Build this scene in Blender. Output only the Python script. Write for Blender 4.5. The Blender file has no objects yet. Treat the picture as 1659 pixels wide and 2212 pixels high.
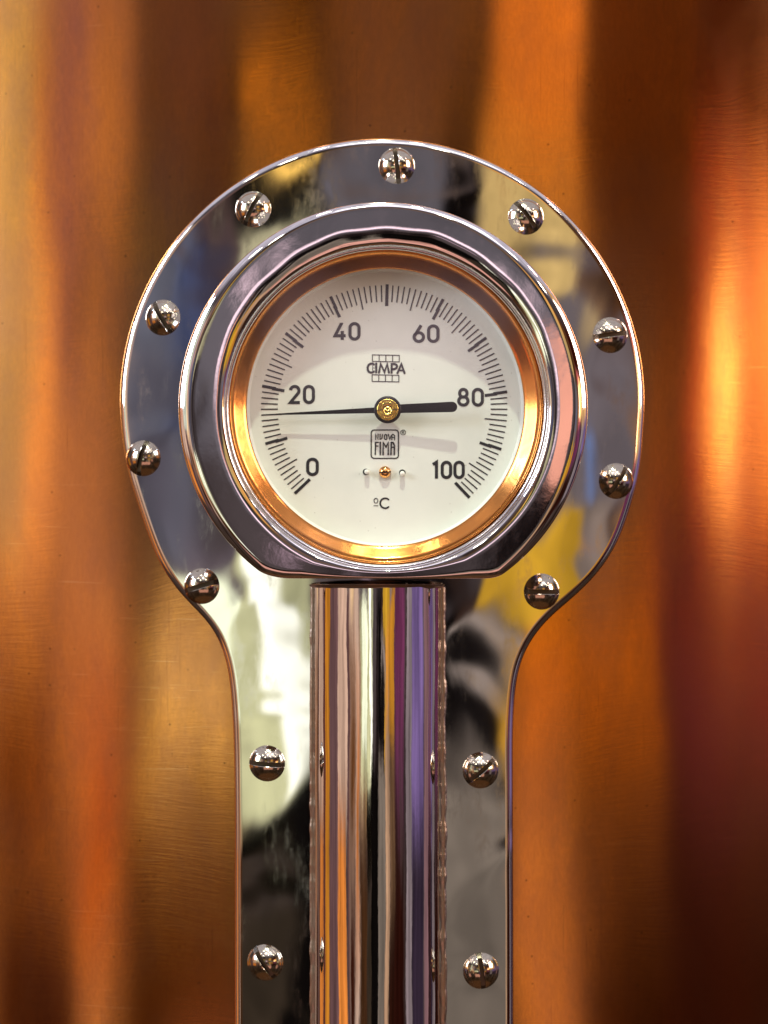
import bpy, bmesh, math, random
from mathutils import Vector, Matrix, noise
rnd = random.Random(7)
C = bpy.context.scene.collection
scene = bpy.context.scene

# ------------------------------------------------------------------ units
# lengths are in drawing units "u" (0.15 mm); X right, Z up, the viewer is on -Y.
S = 0.00015
D = 4005.0                 # camera to the tank's nearest line, in u
CX, CY = 829.5, 1106.0
def K(d): return (D - d) / D
def W(px, py, d=0.0):      # a point measured on the drawing, standing d in front of the tank
    k = K(d)
    return Vector(((px - CX) * S * k, -d * S, (CY - py) * S * k))
R_T = 2800.0               # radius of the tank (42 cm)
def sag(px): 
    dx = px - CX
    return R_T - math.sqrt(R_T * R_T - dx * dx)

# ------------------------------------------------------------------ camera
cam_d = bpy.data.cameras.new('camera')
cam = bpy.data.objects.new('camera', cam_d); C.objects.link(cam)
cam.location = (0, -D * S, 0); cam.rotation_euler = (math.radians(90), 0, 0)
cam_d.sensor_fit = 'HORIZONTAL'; cam_d.sensor_width = 36.0
cam_d.lens = 36.0 * D / 1659.0
cam_d.clip_start = 0.01; cam_d.clip_end = 100
cam_d.dof.use_dof = True; cam_d.dof.focus_distance = (D - 150) * S; cam_d.dof.aperture_fstop = 11.0
scene.camera = cam
scene.view_settings.view_transform = 'Standard'; scene.view_settings.look = 'None'
scene.view_settings.exposure = 0.0; scene.view_settings.gamma = 1.0
scene.cycles.max_bounces = 8; scene.cycles.glossy_bounces = 5; scene.cycles.transparent_max_bounces = 8
scene.cycles.sample_clamp_indirect = 6.0
scene.cycles.use_denoising = True

# ------------------------------------------------------------------ node helpers
class NT:
    def __init__(s, tree): s.t = tree; s.n = tree.nodes; s.l = tree.links
    def node(s, typ, **kw):
        n = s.n.new(typ)
        for k, v in kw.items(): setattr(n, k, v)
        return n
    def put(s, sock, v):
        if isinstance(v, bpy.types.NodeSocket): s.l.new(v, sock)
        elif v is not None: sock.default_value = v
    def math(s, op, a, b=None, c=None, clamp=False):
        n = s.node('ShaderNodeMath', operation=op, use_clamp=clamp)
        s.put(n.inputs[0], a); s.put(n.inputs[1], b); s.put(n.inputs[2], c)
        return n.outputs[0]
    def vmath(s, op, a, b=None, scale=None):
        n = s.node('ShaderNodeVectorMath', operation=op)
        s.put(n.inputs[0], a)
        if scale is not None: s.put(n.inputs[3], scale)
        else: s.put(n.inputs[1], b)
        return n.outputs[0]
    def mix(s, f, a, b, blend='MIX'):
        n = s.node('ShaderNodeMix', data_type='RGBA', blend_type=blend)
        s.put(n.inputs[0], f); s.put(n.inputs[6], a); s.put(n.inputs[7], b)
        return n.outputs[2]
    def noise(s, vec, scale, detail=2.0, rough=0.5, dist=0.0, col=False):
        n = s.node('ShaderNodeTexNoise')
        s.put(n.inputs['Vector'], vec); s.put(n.inputs['Scale'], scale); s.put(n.inputs['Detail'], detail)
        s.put(n.inputs['Roughness'], rough); s.put(n.inputs['Distortion'], dist)
        return n.outputs['Color' if col else 'Fac']
    def maprange(s, v, a, b, c, d, interp='LINEAR'):
        n = s.node('ShaderNodeMapRange', interpolation_type=interp)
        for i, x in enumerate((v, a, b, c, d)): s.put(n.inputs[i], x)
        return n.outputs[0]
    def ramp(s, f, stops):
        n = s.node('ShaderNodeValToRGB'); s.put(n.inputs[0], f)
        e = n.color_ramp.elements
        while len(e) < len(stops): e.new(0.5)
        for i, (p, c) in enumerate(stops):
            e[i].position = p; e[i].color = (c, c, c, 1) if isinstance(c, (int, float)) else (*c, 1)
        return n.outputs[0]
    def mapping(s, vec, scale=(1, 1, 1), rot=(0, 0, 0), loc=(0, 0, 0)):
        n = s.node('ShaderNodeMapping'); s.put(n.inputs[0], vec)
        n.inputs[1].default_value = loc; n.inputs[2].default_value = rot; n.inputs[3].default_value = scale
        return n.outputs[0]

def lin(r, g, b):
    f = lambda c: (c / 255) / 12.92 if c <= 10 else (((c / 255) + 0.055) / 1.055) ** 2.4
    return (f(r), f(g), f(b))

# ------------------------------------------------------------------ surroundings
# Stand-in for the unseen hall: made-up colour patches by direction (azimuth / elevation in degrees
# as seen from the gauge, 0/0 is straight out towards the viewer): bright and dark
# patches placed for the reflections they give, with ceiling above and floor below.
world = bpy.data.worlds.new('World'); scene.world = world; world.use_nodes = True
wt = NT(world.node_tree); wt.n.clear()

g = bpy.data.node_groups.new('reflection_patch', 'ShaderNodeTree')  # one made-up colour patch of the environment, shaped for reflections
for nm, ty in (('Az', 'Float'), ('El', 'Float'), ('cAz', 'Float'), ('cEl', 'Float'), ('hAz', 'Float'), ('hEl', 'Float'), ('Soft', 'Float'), ('Color', 'Color'), ('In', 'Color')):
    g.interface.new_socket(nm, in_out='INPUT', socket_type='NodeSocket' + ty)
g.interface.new_socket('Out', in_out='OUTPUT', socket_type='NodeSocketColor')
gt = NT(g); gi = gt.node('NodeGroupInput'); go = gt.node('NodeGroupOutput')
a = gt.math('SUBTRACT', gt.math('ABSOLUTE', gt.math('SUBTRACT', gi.outputs['Az'], gi.outputs['cAz'])), gi.outputs['hAz'])
b = gt.math('SUBTRACT', gt.math('ABSOLUTE', gt.math('SUBTRACT', gi.outputs['El'], gi.outputs['cEl'])), gi.outputs['hEl'])
m = gt.math('SMOOTH_MAX', a, b, gi.outputs['Soft'])
m = gt.maprange(m, gt.math('MULTIPLY', gi.outputs['Soft'], -1.0), gi.outputs['Soft'], 1.0, 0.0, 'SMOOTHSTEP')
gt.l.new(gt.mix(m, gi.outputs['In'], gi.outputs['Color']), go.inputs[0])

tc = wt.node('ShaderNodeTexCoord'); sx = wt.node('ShaderNodeSeparateXYZ'); wt.l.new(tc.outputs['Generated'], sx.inputs[0])
RAD = 180 / math.pi
az0 = wt.math('MULTIPLY', wt.math('ARCTAN2', sx.outputs[0], wt.math('MULTIPLY', sx.outputs[1], -1.0)), RAD)
el0 = wt.math('MULTIPLY', wt.math('ARCSINE', sx.outputs[2]), RAD)
cmb = wt.node('ShaderNodeCombineXYZ'); wt.l.new(az0, cmb.inputs[0]); wt.l.new(el0, cmb.inputs[1])
nz = wt.noise(cmb.outputs[0], 0.22, 3.0, 0.5, col=True)
nzs = wt.node('ShaderNodeSeparateColor'); wt.l.new(nz, nzs.inputs[0])
az = wt.math('MULTIPLY_ADD', wt.math('SUBTRACT', nzs.outputs[0], 0.5), 3.5, az0)
el = wt.math('MULTIPLY_ADD', wt.math('SUBTRACT', nzs.outputs[1], 0.5), 2.6, el0)
# base: a dim hall, ceiling a little lighter, floor brown
base = wt.mix(wt.maprange(el0, -50, 35, 0, 1, 'SMOOTHSTEP'), (*lin(70, 52, 38), 1), (*lin(98, 91, 96), 1))
hn = wt.noise(wt.mapping(cmb.outputs[0], (0.10, 0.03, 1)), 1.0, 3.0, 0.55)
base = wt.mix(wt.maprange(hn, 0.40, 0.62, 0.0, 1.0, 'SMOOTHSTEP'), base, wt.mix(1.0, base, (0.30, 0.24, 0.22, 1), 'MULTIPLY'))
cur = base
cur = wt.mix(wt.maprange(el0, 24, 40, 0.0, 1.0, 'SMOOTHSTEP'), cur, (0.62, 0.57, 0.66, 1))  # overhead band brightened as added soft fill for the dial
def azp(x):               # azimuth reflected by the curved plate / tank at drawing x
    dx = x - CX
    return math.degrees(math.atan(dx / D) + 2 * math.asin(max(-1, min(1, dx / R_T))))
def elp(y): return math.degrees(math.atan((CY - y) / D))
def tub(x):               # azimuth reflected by the round tube at drawing x
    return math.degrees(2 * math.asin(max(-1, min(1, (x - 814.3) / 135.6))))
def refl_patch(a0, a1, e0, e1, col, soft=0.5, gain=1.0):
    global cur
    n = wt.node('ShaderNodeGroup'); n.node_tree = g
    wt.l.new(az, n.inputs['Az']); wt.l.new(el, n.inputs['El'])
    n.inputs['cAz'].default_value = (a0 + a1) / 2; n.inputs['hAz'].default_value = abs(a1 - a0) / 2
    n.inputs['cEl'].default_value = (e0 + e1) / 2; n.inputs['hEl'].default_value = abs(e1 - e0) / 2
    n.inputs['Soft'].default_value = soft
    c = lin(*col) if max(col) > 3 else col
    n.inputs['Color'].default_value = (c[0] * gain, c[1] * gain, c[2] * gain, 1)
    wt.put(n.inputs['In'], cur); cur = n.outputs[0]
def pp(x0, y0, x1, y1, col, soft=0.5, gain=1.0):
    if soft >= 1.0: soft *= 1.5
    refl_patch(azp(x0), azp(x1), elp(y1), elp(y0), col, soft, gain)
def tp(x0, x1, y0, y1, col, soft=0.4, gain=1.0): refl_patch(tub(x0), tub(x1), elp(y1), elp(y0), col, soft, gain)

# patches placed for the tube's side bands, past +-48 degrees
tp(679, 696, 700, 2400, (110, 92, 100), 2.0)
tp(696, 713, 900, 2600, (200, 128, 40), 2.5)
tp(713, 731, 1000, 2600, (108, 78, 78), 2.0)
tp(731, 752, 600, 1800, (214, 176, 152), 2.0)
tp(731, 748, 1760, 2600, (235, 140, 60), 2.0)
tp(752, 762, 1000, 2600, (96, 66, 66), 1.5)
tp(878, 890, 600, 2600, (140, 125, 128), 1.5)
tp(890, 914, 500, 1800, (124, 100, 152), 2.0)
tp(890, 914, 1800, 2600, (50, 38, 52), 2.0)
tp(916, 930, 500, 2600, (136, 100, 104), 2.0)
tp(931, 937, 500, 2600, (215, 195, 215), 1.5, 1.3)
tp(938, 949, 500, 2600, (90, 66, 66), 3.0)
# what the left of the tank mirrors
pp(-60, -250, 262, 2400, (205, 172, 150), 1.5)
pp(-60, -250, 88, 620, (245, 205, 150), 1.3, 1.0)
pp(88, -250, 190, 760, (168, 136, 165), 1.5)
pp(195, -200, 270, 420, (205, 165, 125), 1.8, 1.0)
pp(-10, 620, 92, 1240, (255, 210, 140), 1.4, 1.7)
pp(170, 380, 235, 640, (150, 128, 120), 1.5)
pp(-60, 1400, 130, 1850, (120, 74, 40), 2.0)
pp(-60, 1850, 150, 2500, (60, 26, 14), 2.0)
pp(165, 1500, 245, 2010, (205, 120, 55), 1.6, 1.0)
pp(262, 1300, 420, 1800, (188, 148, 112), 1.6)
pp(262, 1800, 520, 2500, (72, 44, 24), 1.6)
pp(430, 1300, 512, 1740, (200, 152, 96), 1.0)
pp(300, -250, 500, 560, (106, 80, 74), 2.5)
pp(500, -250, 720, 230, (82, 62, 40), 2.0)
pp(512, 215, 705, 290, (240, 190, 92), 0.6, 1.7)
pp(720, -250, 1065, 290, (118, 92, 76), 1.5)
pp(960, 60, 1060, 260, (80, 62, 36), 1.0)
pp(1070, -250, 1275, 560, (222, 160, 84), 1.2, 1.15)
pp(1285, -250, 1560, 1150, (88, 54, 30), 1.5)
pp(1540, -400, 1760, 400, (52, 4, 2), 1.5)
pp(1380, 750, 1500, 1200, (150, 112, 84), 2.0)
pp(1530, 420, 1720, 1130, (235, 112, 108), 1.4, 1.1)
pp(1562, 620, 1606, 1000, (255, 230, 160), 0.8, 5.0)
pp(1645, 520, 1760, 1020, (255, 200, 120), 1.0, 2.8)
pp(1400, 1160, 1760, 1700, (112, 52, 86), 1.8)
pp(1120, 1280, 1270, 1560, (225, 150, 60), 1.0, 1.15)
pp(1115, 1570, 1262, 2400, (190, 150, 118), 1.2)
pp(1270, 1400, 1440, 2020, (112, 82, 58), 1.6)
pp(1270, 2030, 1760, 2500, (42, 18, 10), 2.0)
pp(1440, 1760, 1760, 2500, (44, 16, 10), 2.5)
# what the mounting plate mirrors
refl_patch(22.5, 33, elp(1590), elp(1285), (190, 128, 38), 0.7)
refl_patch(2, 14, elp(1620), elp(1262), (16, 12, 12), 0.6)
refl_patch(54, 84, 0.5, 34, (246, 186, 110), 3.0, 1.0)  # warm patch added to brighten one side of the bezel ring
refl_patch(-84, -60, 0.5, 34, (225, 150, 110), 3.0, 0.9)  # its counterpart, added for the bezel's other side
refl_patch(-26, 26, -34, -18, (236, 170, 152), 2.0, 1.0)  # pink patch added to tint the collar's inner lip
refl_patch(-180, 180, -90, -55, (92, 60, 38), 4.0)
pp(258, 420, 420, 1250, (98, 98, 110), 1.5)
pp(370, 560, 450, 820, (80, 90, 130), 1.6)
pp(280, 850, 385, 1160, (90, 84, 94), 1.5)
pp(500, 470, 715, 720, (186, 178, 142), 0.7)
pp(490, 290, 750, 470, (26, 23, 20), 0.7)
pp(715, 300, 950, 1000, (104, 98, 104), 0.7)
pp(950, 330, 1035, 560, (15, 10, 9), 0.6)
pp(1035, 330, 1270, 660, (210, 176, 112), 0.6)
pp(1150, 670, 1390, 1150, (110, 100, 104), 1.0)
pp(1262, 900, 1290, 1250, (120, 138, 186), 0.8)
pp(1190, 1080, 1330, 1280, (140, 122, 112), 0.9)
pp(400, 1150, 520, 1340, (96, 84, 92), 1.0)
refl_patch(-30, -9, elp(1690), elp(1300), (210, 208, 160), 0.8, 1.0)
refl_patch(-17.5, -9, elp(1500), elp(1150), (210, 208, 160), 0.8, 1.0)
refl_patch(-58, -43, -1, 24, (228, 232, 210), 0.8, 1.0)  # pale patch added for the strip on the collar's left shoulder
refl_patch(-28, -18.6, elp(1590), elp(1290), (240, 245, 212), 0.5, 1.35)
pp(535, 1180, 600, 1360, (255, 255, 238), 0.5, 1.7)
pp(562, 1330, 635, 1500, (255, 255, 238), 0.5, 1.7)
pp(605, 1470, 670, 1640, (255, 255, 238), 0.5, 1.7)
pp(500, 1705, 790, 1910, (9, 6, 4), 0.7)
pp(500, 1900, 800, 2500, (56, 46, 36), 1.2)
pp(800, 1300, 850, 1600, (26, 20, 20), 0.6)
pp(1040, 1120, 1250, 1350, (208, 158, 46), 0.6)
pp(970, 1270, 1045, 1400, (70, 50, 42), 0.7)
pp(965, 1385, 1110, 1450, (176, 158, 148), 0.6)
pp(975, 1450, 1075, 1610, (20, 16, 16), 0.5)
pp(1078, 1430, 1112, 1620, (205, 150, 52), 0.5)
refl_patch(tub(802), tub(818), elp(2500), elp(1640), (12, 9, 8), 0.8)
pp(868, 1640, 1115, 2500, (120, 108, 97), 0.7)
# straight ahead: what the flat collar and the dial glass mirror
refl_patch(4.4, 6.8, 0.2, 5.0, (240, 165, 140), 0.35, 1.1)
refl_patch(3.2, 6.4, -2.0, 0.4, (20, 14, 14), 0.3)
refl_patch(-3.4, -1.3, -1.6, -0.5, (205, 172, 188), 0.35)
refl_patch(-3.6, 3.4, 3.6, 7.2, (214, 186, 196), 0.9, 2.2)  # pale patch added as reflected haze over the shaded dial
mod = wt.maprange(wt.noise(wt.mapping(cmb.outputs[0], (0.15, 0.17, 1), loc=(3, 7, 0)), 1.0, 3.0, 0.55), 0.32, 0.68, 0.58, 1.30)
modc = wt.node('ShaderNodeCombineColor')
for q_ in range(3): wt.l.new(mod, modc.inputs[q_])
cur = wt.mix(1.0, cur, modc.outputs[0], 'MULTIPLY')
bg = wt.node('ShaderNodeBackground'); wo = wt.node('ShaderNodeOutputWorld')
wt.put(bg.inputs[0], cur); bg.inputs[1].default_value = 1.1; wt.l.new(bg.outputs[0], wo.inputs[0])
world.cycles.sampling_method = 'MANUAL'; world.cycles.sample_map_resolution = 1024

# ------------------------------------------------------------------ lamps of the hall, and added fills
def lamp(name, pos, target, size, watts, col, shape='DISK', sy=None):
    d = bpy.data.lights.new(name, 'AREA'); d.shape = shape; d.size = size
    if sy: d.size_y = sy
    d.energy = watts; d.color = col
    o = bpy.data.objects.new(name, d); C.objects.link(o)
    o.location = pos; o.rotation_euler = (Vector(target) - Vector(pos)).to_track_quat('-Z', 'Y').to_euler()
    return o
dial_c = W(832, 882, 95)
# the ceiling spot that throws the rim's and the pointer's shadows down the dial
lamp('ceiling_spot', dial_c + Vector((-0.02, -0.92, 2.15)), dial_c, 0.06, 44.0, (0.90, 1.0, 0.78))
lamp('added_fill_top', Vector((0.5, -2.3, 2.35)), (0, 0, 0.05), 2.2, 9.0, (0.95, 0.90, 1.0), 'RECTANGLE', 1.1)  # soft overhead fill added to lift the shaded part of the dial
def side(a_, e_, r): return Vector((r * math.cos(math.radians(e_)) * math.sin(math.radians(a_)), -r * math.cos(math.radians(e_)) * math.cos(math.radians(a_)), r * math.sin(math.radians(e_))))
lamp('added_fill_left', side(-63, 17, 2.6), (0, 0, 0.03), 0.8, 36.0, (0.84, 0.91, 1.0), 'RECTANGLE', 1.2)  # unseen cool fill added from the left to brighten the dial
lamp('added_fill_right', side(64, 17, 2.6), (0, 0, 0.03), 0.7, 28.0, (1.0, 0.86, 0.84), 'RECTANGLE', 1.2)  # unseen warm fill added from the right to brighten the dial
# the hall's other spots, small and far: the sparkle in the screw heads and rims
spots = [(-38, 38, (1, .9, .7), 1.0), (-20, 30, (1, .95, .8), .8), (-6, 44, (1, .93, .75), 1.2), (12, 34, (1, .9, .7), 1.0), (28, 46, (1, .92, .75), 1.0),
         (44, 30, (1, .85, .7), .7), (60, 40, (1, .6, .55), .8), (-58, 26, (.45, .62, 1), 2.0), (-72, 16, (.45, .62, 1), 2.4), (-56, 22, (.6, .75, 1), 1.4),
         (-82, 34, (.5, .68, 1), 2.2), (36, 36, (1, .95, .85), .5), (-26, 56, (1, .95, .85), 1.2), (16, 60, (1, .95, .85), 1.2), (75, 18, (1, .55, .6), 1.0)]
for aa, ee, cc, pw in spots:
    r = 3.2; A, E = math.radians(aa), math.radians(ee)
    p = Vector((r * math.cos(E) * math.sin(A), -r * math.cos(E) * math.cos(A), r * math.sin(E)))
    lamp('hall_spot', p, (0, 0, 0), 0.16, 2.2 * pw, cc)

# ------------------------------------------------------------------ materials
def mat(name):
    m = bpy.data.materials.new(name); m.use_nodes = True
    t = NT(m.node_tree); p = m.node_tree.nodes['Principled BSDF']
    return m, t, p
def objc(t): return t.node('ShaderNodeTexCoord').outputs['Object']
def geop(t): return t.node('ShaderNodeNewGeometry').outputs['Position']
def metal(name, col, rough, wav=0.0, wavscale=20.0, smudge=0.0, scratch=0.0, stretch=(1, 1, 1), fine=0.0, tint=None):
    m, t, p = mat(name)
    pos = geop(t)
    p.inputs['Metallic'].default_value = 1.0
    c = (*col, 1)
    if tint:
        f = t.ramp(t.noise(pos, 60, 6, 0.65, 0.3), [(0.45, 0.0), (0.7, 1.0)])
        c = t.mix(t.math('MULTIPLY', f, tint[1]), c, (*tint[0], 1))
    t.put(p.inputs['Base Color'], c)
    if smudge:
        n1 = t.noise(t.mapping(pos, (1, 1, 0.3), (0, 0.2, 0)), 95, 6, 0.7)
        n2 = t.noise(pos, 420, 3, 0.6)
        f = t.math('MULTIPLY', t.maprange(n1, 0.48, 0.72, 0, 1, 'SMOOTHSTEP'), t.maprange(n2, 0.3, 0.7, 0.4, 1.0))
        t.put(p.inputs['Roughness'], t.math('MULTIPLY_ADD', f, smudge, rough))
    else: p.inputs['Roughness'].default_value = rough
    nrm = None
    def bump(h, dist, st=1.0):
        nonlocal nrm
        b = t.node('ShaderNodeBump'); b.inputs['Strength'].default_value = st; b.inputs['Distance'].default_value = dist
        t.put(b.inputs['Height'], h)
        if nrm is not None: t.l.new(nrm, b.inputs['Normal'])
        nrm = b.outputs[0]
    if wav: bump(t.noise(t.mapping(pos, stretch), wavscale, 1.0, 0.4, 0.6), wav)
    if fine: bump(t.noise(t.mapping(pos, stretch), wavscale * 6, 3.0, 0.6), fine)
    if scratch:
        v = t.node('ShaderNodeTexVoronoi', feature='DISTANCE_TO_EDGE')
        t.put(v.inputs['Vector'], t.mapping(t.vmath('ADD', pos, t.vmath('SCALE', t.noise(pos, 30, 2, col=True), scale=0.02)), (60, 60, 14), (0, 0.5, 0)))
        v.inputs['Scale'].default_value = 6
        s = t.maprange(v.outputs[0], 0.0, 0.012, 1.0, 0.0)
        s = t.math('MULTIPLY', s, t.ramp(t.noise(pos, 70, 2), [(0.52, 0.0), (0.6, 1.0)]))
        bump(s, -scratch)
    if nrm is not None: t.l.new(nrm, p.inputs['Normal'])
    return m

M_plate = metal('polished_plate_steel', (0.80, 0.78, 0.77), 0.04, wav=0.0007, wavscale=24, smudge=0.13)
M_house = metal('polished_housing_steel', (0.80, 0.77, 0.77), 0.04, wav=0.00022, wavscale=30, smudge=0.07, fine=0.00001)
M_tube = metal('polished_tube_steel', (0.82, 0.79, 0.78), 0.03, wav=0.0005, wavscale=50, smudge=0.05, stretch=(1, 1, 0.22), fine=0.00002)
M_screw = metal('plated_screw', (0.55, 0.50, 0.40), 0.11)
M_slot = metal('dark_slot_metal', (0.10, 0.08, 0.06), 0.35)  # darker metal for the floor and walls of the slots
M_weld = metal('ground_weld', (0.42, 0.34, 0.28), 0.30, smudge=0.10, wav=0.0001, wavscale=260, tint=((0.40, 0.24, 0.14), 0.6))
M_rim = metal('turned_rim_steel', (0.78, 0.76, 0.78), 0.15)
M_bezel = metal('copper_bezel', (0.74, 0.30, 0.075), 0.15, smudge=0.15, wav=0.00004, wavscale=200, tint=((0.62, 0.25, 0.07), 0.6))
M_brass = metal('brass_hub', (0.85, 0.62, 0.16), 0.16)
M_bronze = metal('bronze_screw', (0.80, 0.40, 0.14), 0.16)

# copper of the tank: brushed, slightly tarnished, with wipe marks
M_copper, t, p = mat('brushed_copper')
pos = geop(t)
p.inputs['Metallic'].default_value = 1.0
n_big = t.noise(t.mapping(pos, (1, 1, 0.55)), 14, 6, 0.62, 0.6)
n_mid = t.noise(t.mapping(pos, (1, 1, 0.4)), 90, 5, 0.7)
n_fine = t.noise(t.mapping(pos, (1, 1, 0.25)), 1500, 3, 0.7)
col = t.mix(t.ramp(n_big, [(0.38, 0.0), (0.64, 1.0)]), (0.90, 0.39, 0.095, 1), (0.62, 0.28, 0.12, 1))
col = t.mix(t.math('MULTIPLY', t.ramp(n_mid, [(0.46, 0.0), (0.68, 1.0)]), 0.55), col, (0.58, 0.26, 0.13, 1))
col = t.mix(t.maprange(n_fine, 0.3, 0.7, 0.0, 0.36), col, (0.55, 0.22, 0.07, 1))
sp = t.node('ShaderNodeTexVoronoi', feature='F1'); t.put(sp.inputs['Vector'], pos); sp.inputs['Scale'].default_value = 130
col = t.mix(t.math('MULTIPLY', t.maprange(sp.outputs[0], 0.03, 0.07, 1.0, 0.0), 0.5), col, (0.20, 0.08, 0.03, 1))
hair1 = t.ramp(t.noise(t.mapping(pos, (40, 40, 900), (0, 0.75, 0)), 1.0, 2, 0.6), [(0.66, 0.0), (0.76, 1.0)])
hair2 = t.ramp(t.noise(t.mapping(pos, (60, 60, 1200), (0, -0.6, 0)), 1.0, 2, 0.6), [(0.68, 0.0), (0.78, 1.0)])
hair3 = t.ramp(t.noise(t.mapping(pos, (1400, 1400, 26)), 1.0, 2, 0.6), [(0.64, 0.0), (0.80, 1.0)])
hm = t.maprange(t.noise(pos, 8, 2), 0.45, 0.62, 0.0, 1.0)
col = t.mix(t.math('MULTIPLY', t.math('MAXIMUM', hair1, hair2), t.math('MULTIPLY', hm, 0.3)), col, (0.98, 0.62, 0.35, 1))
col = t.mix(t.math('MULTIPLY', hair3, 0.6), col, (0.50, 0.20, 0.07, 1))
t.put(p.inputs['Base Color'], col)
t.put(p.inputs['Roughness'], t.math('MULTIPLY_ADD', t.maprange(n_big, 0.35, 0.65, 0, 1), 0.05, 0.09))
p.inputs['Anisotropic'].default_value = 0.55; p.inputs['Anisotropic Rotation'].default_value = 0.25
tg = t.node('ShaderNodeTangent', direction_type='RADIAL', axis='Z'); t.l.new(tg.outputs[0], p.inputs['Tangent'])
arc = t.vmath('ADD', pos, t.vmath('SCALE', t.noise(pos, 9, 2, col=True), scale=0.05))
s1 = t.noise(t.mapping(arc, (60, 60, 900), (0, 0.65, 0)), 1.0, 4, 0.75)
s2 = t.noise(t.mapping(arc, (60, 60, 1100), (0, -0.35, 0)), 1.0, 4, 0.75)
msk = t.maprange(t.noise(pos, 11, 2), 0.45, 0.6, 0.0, 1.0)
sc = t.math('ADD', t.math('MULTIPLY', s1, msk), t.math('MULTIPLY', s2, t.math('SUBTRACT', 1.0, msk)))
b1 = t.node('ShaderNodeBump'); b1.inputs['Distance'].default_value = 0.000012; t.l.new(sc, b1.inputs['Height'])
b2 = t.node('ShaderNodeBump'); b2.inputs['Distance'].default_value = 0.0018; t.put(b2.inputs['Height'], t.noise(t.mapping(pos, (1, 1, 0.5)), 9, 2)); t.l.new(b1.outputs[0], b2.inputs['Normal'])
t.l.new(b2.outputs[0], p.inputs['Normal'])

M_dial, t, p = mat('dial_enamel')
pos = geop(t)
c = t.mix(t.maprange(t.noise(pos, 70, 4, 0.6), 0.35, 0.65, 0, 1), (0.75, 0.77, 0.695, 1), (0.71, 0.73, 0.66, 1))
v = t.node('ShaderNodeTexVoronoi', feature='F1'); t.put(v.inputs['Vector'], pos); v.inputs['Scale'].default_value = 420
rndm = t.node('ShaderNodeSeparateColor'); t.l.new(v.outputs['Color'], rndm.inputs[0])
spk = t.math('MULTIPLY', t.maprange(v.outputs['Distance'], 0.05, 0.10, 1, 0), t.math('GREATER_THAN', rndm.outputs[0], 0.72))
c = t.mix(t.math('MULTIPLY', spk, 0.45), c, (0.25, 0.22, 0.18, 1))
t.put(p.inputs['Base Color'], c); p.inputs['Roughness'].default_value = 0.45; p.inputs['Specular IOR Level'].default_value = 0.3
M_ink, t, p = mat('black_ink')
pos = geop(t)
t.put(p.inputs['Base Color'], t.mix(t.ramp(t.noise(pos, 2500, 2, 0.7), [(0.62, 0.0), (0.75, 0.6)]), (0.014, 0.012, 0.016, 1), (0.10, 0.09, 0.10, 1)))
p.inputs['Roughness'].default_value = 0.5
M_black, t, p = mat('black_lacquer')
p.inputs['Base Color'].default_value = (0.006, 0.005, 0.006, 1); p.inputs['Roughness'].default_value = 0.3
M_dark, t, p = mat('dark_hole')
p.inputs['Base Color'].default_value = (0.02, 0.022, 0.022, 1); p.inputs['Roughness'].default_value = 0.6
M_pin, t, p = mat('white_pin')
p.inputs['Base Color'].default_value = (0.82, 0.82, 0.72, 1); p.inputs['Roughness'].default_value = 0.4
M_gasket, t, p = mat('dark_gasket')
p.inputs['Base Color'].default_value = (0.02, 0.012, 0.01, 1); p.inputs['Roughness'].default_value = 0.5
M_glass = bpy.data.materials.new('clear_pane'); M_glass.use_nodes = True
t = NT(M_glass.node_tree); t.n.clear()
lw = t.node('ShaderNodeLayerWeight'); lw.inputs[0].default_value = 0.5
frv = t.math('MULTIPLY_ADD', t.math('POWER', lw.outputs['Facing'], 5.0), 0.9, 0.055)
tr = t.node('ShaderNodeBsdfTransparent'); gl = t.node('ShaderNodeBsdfGlossy'); gl.inputs['Roughness'].default_value = 0.03
mx = t.node('ShaderNodeMixShader'); out = t.node('ShaderNodeOutputMaterial')
t.l.new(frv, mx.inputs[0]); t.l.new(tr.outputs[0], mx.inputs[1]); t.l.new(gl.outputs[0], mx.inputs[2]); t.l.new(mx.outputs[0], out.inputs[0])

# ------------------------------------------------------------------ mesh helpers
def link(name, me, parent=None, label=None):
    o = bpy.data.objects.new(name, me); C.objects.link(o)
    if parent is not None: o.parent = parent
    if label: o['label'] = label
    return o
def mesh(name, verts, faces, m, smooth=True):
    me = bpy.data.meshes.new(name); me.from_pydata([tuple(v) for v in verts], [], faces); me.update()
    if m: me.materials.append(m)
    if smooth: me.polygons.foreach_set('use_smooth', [True] * len(me.polygons))
    return me
def empty(name, loc, label, cat):
    o = bpy.data.objects.new(name, None); o.empty_display_size = 0.02; C.objects.link(o)
    o.location = loc; o['label'] = label; o['category'] = cat
    return o
def grid_faces(nr, nc, closed=False):
    f = []
    for i in range(nr - 1):
        for j in range(nc if closed else nc - 1):
            k = (j + 1) % nc
            f.append((i * nc + j, i * nc + k, (i + 1) * nc + k, (i + 1) * nc + j))
    return f
def flip(fs): return [tuple(reversed(f)) for f in fs]

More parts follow.
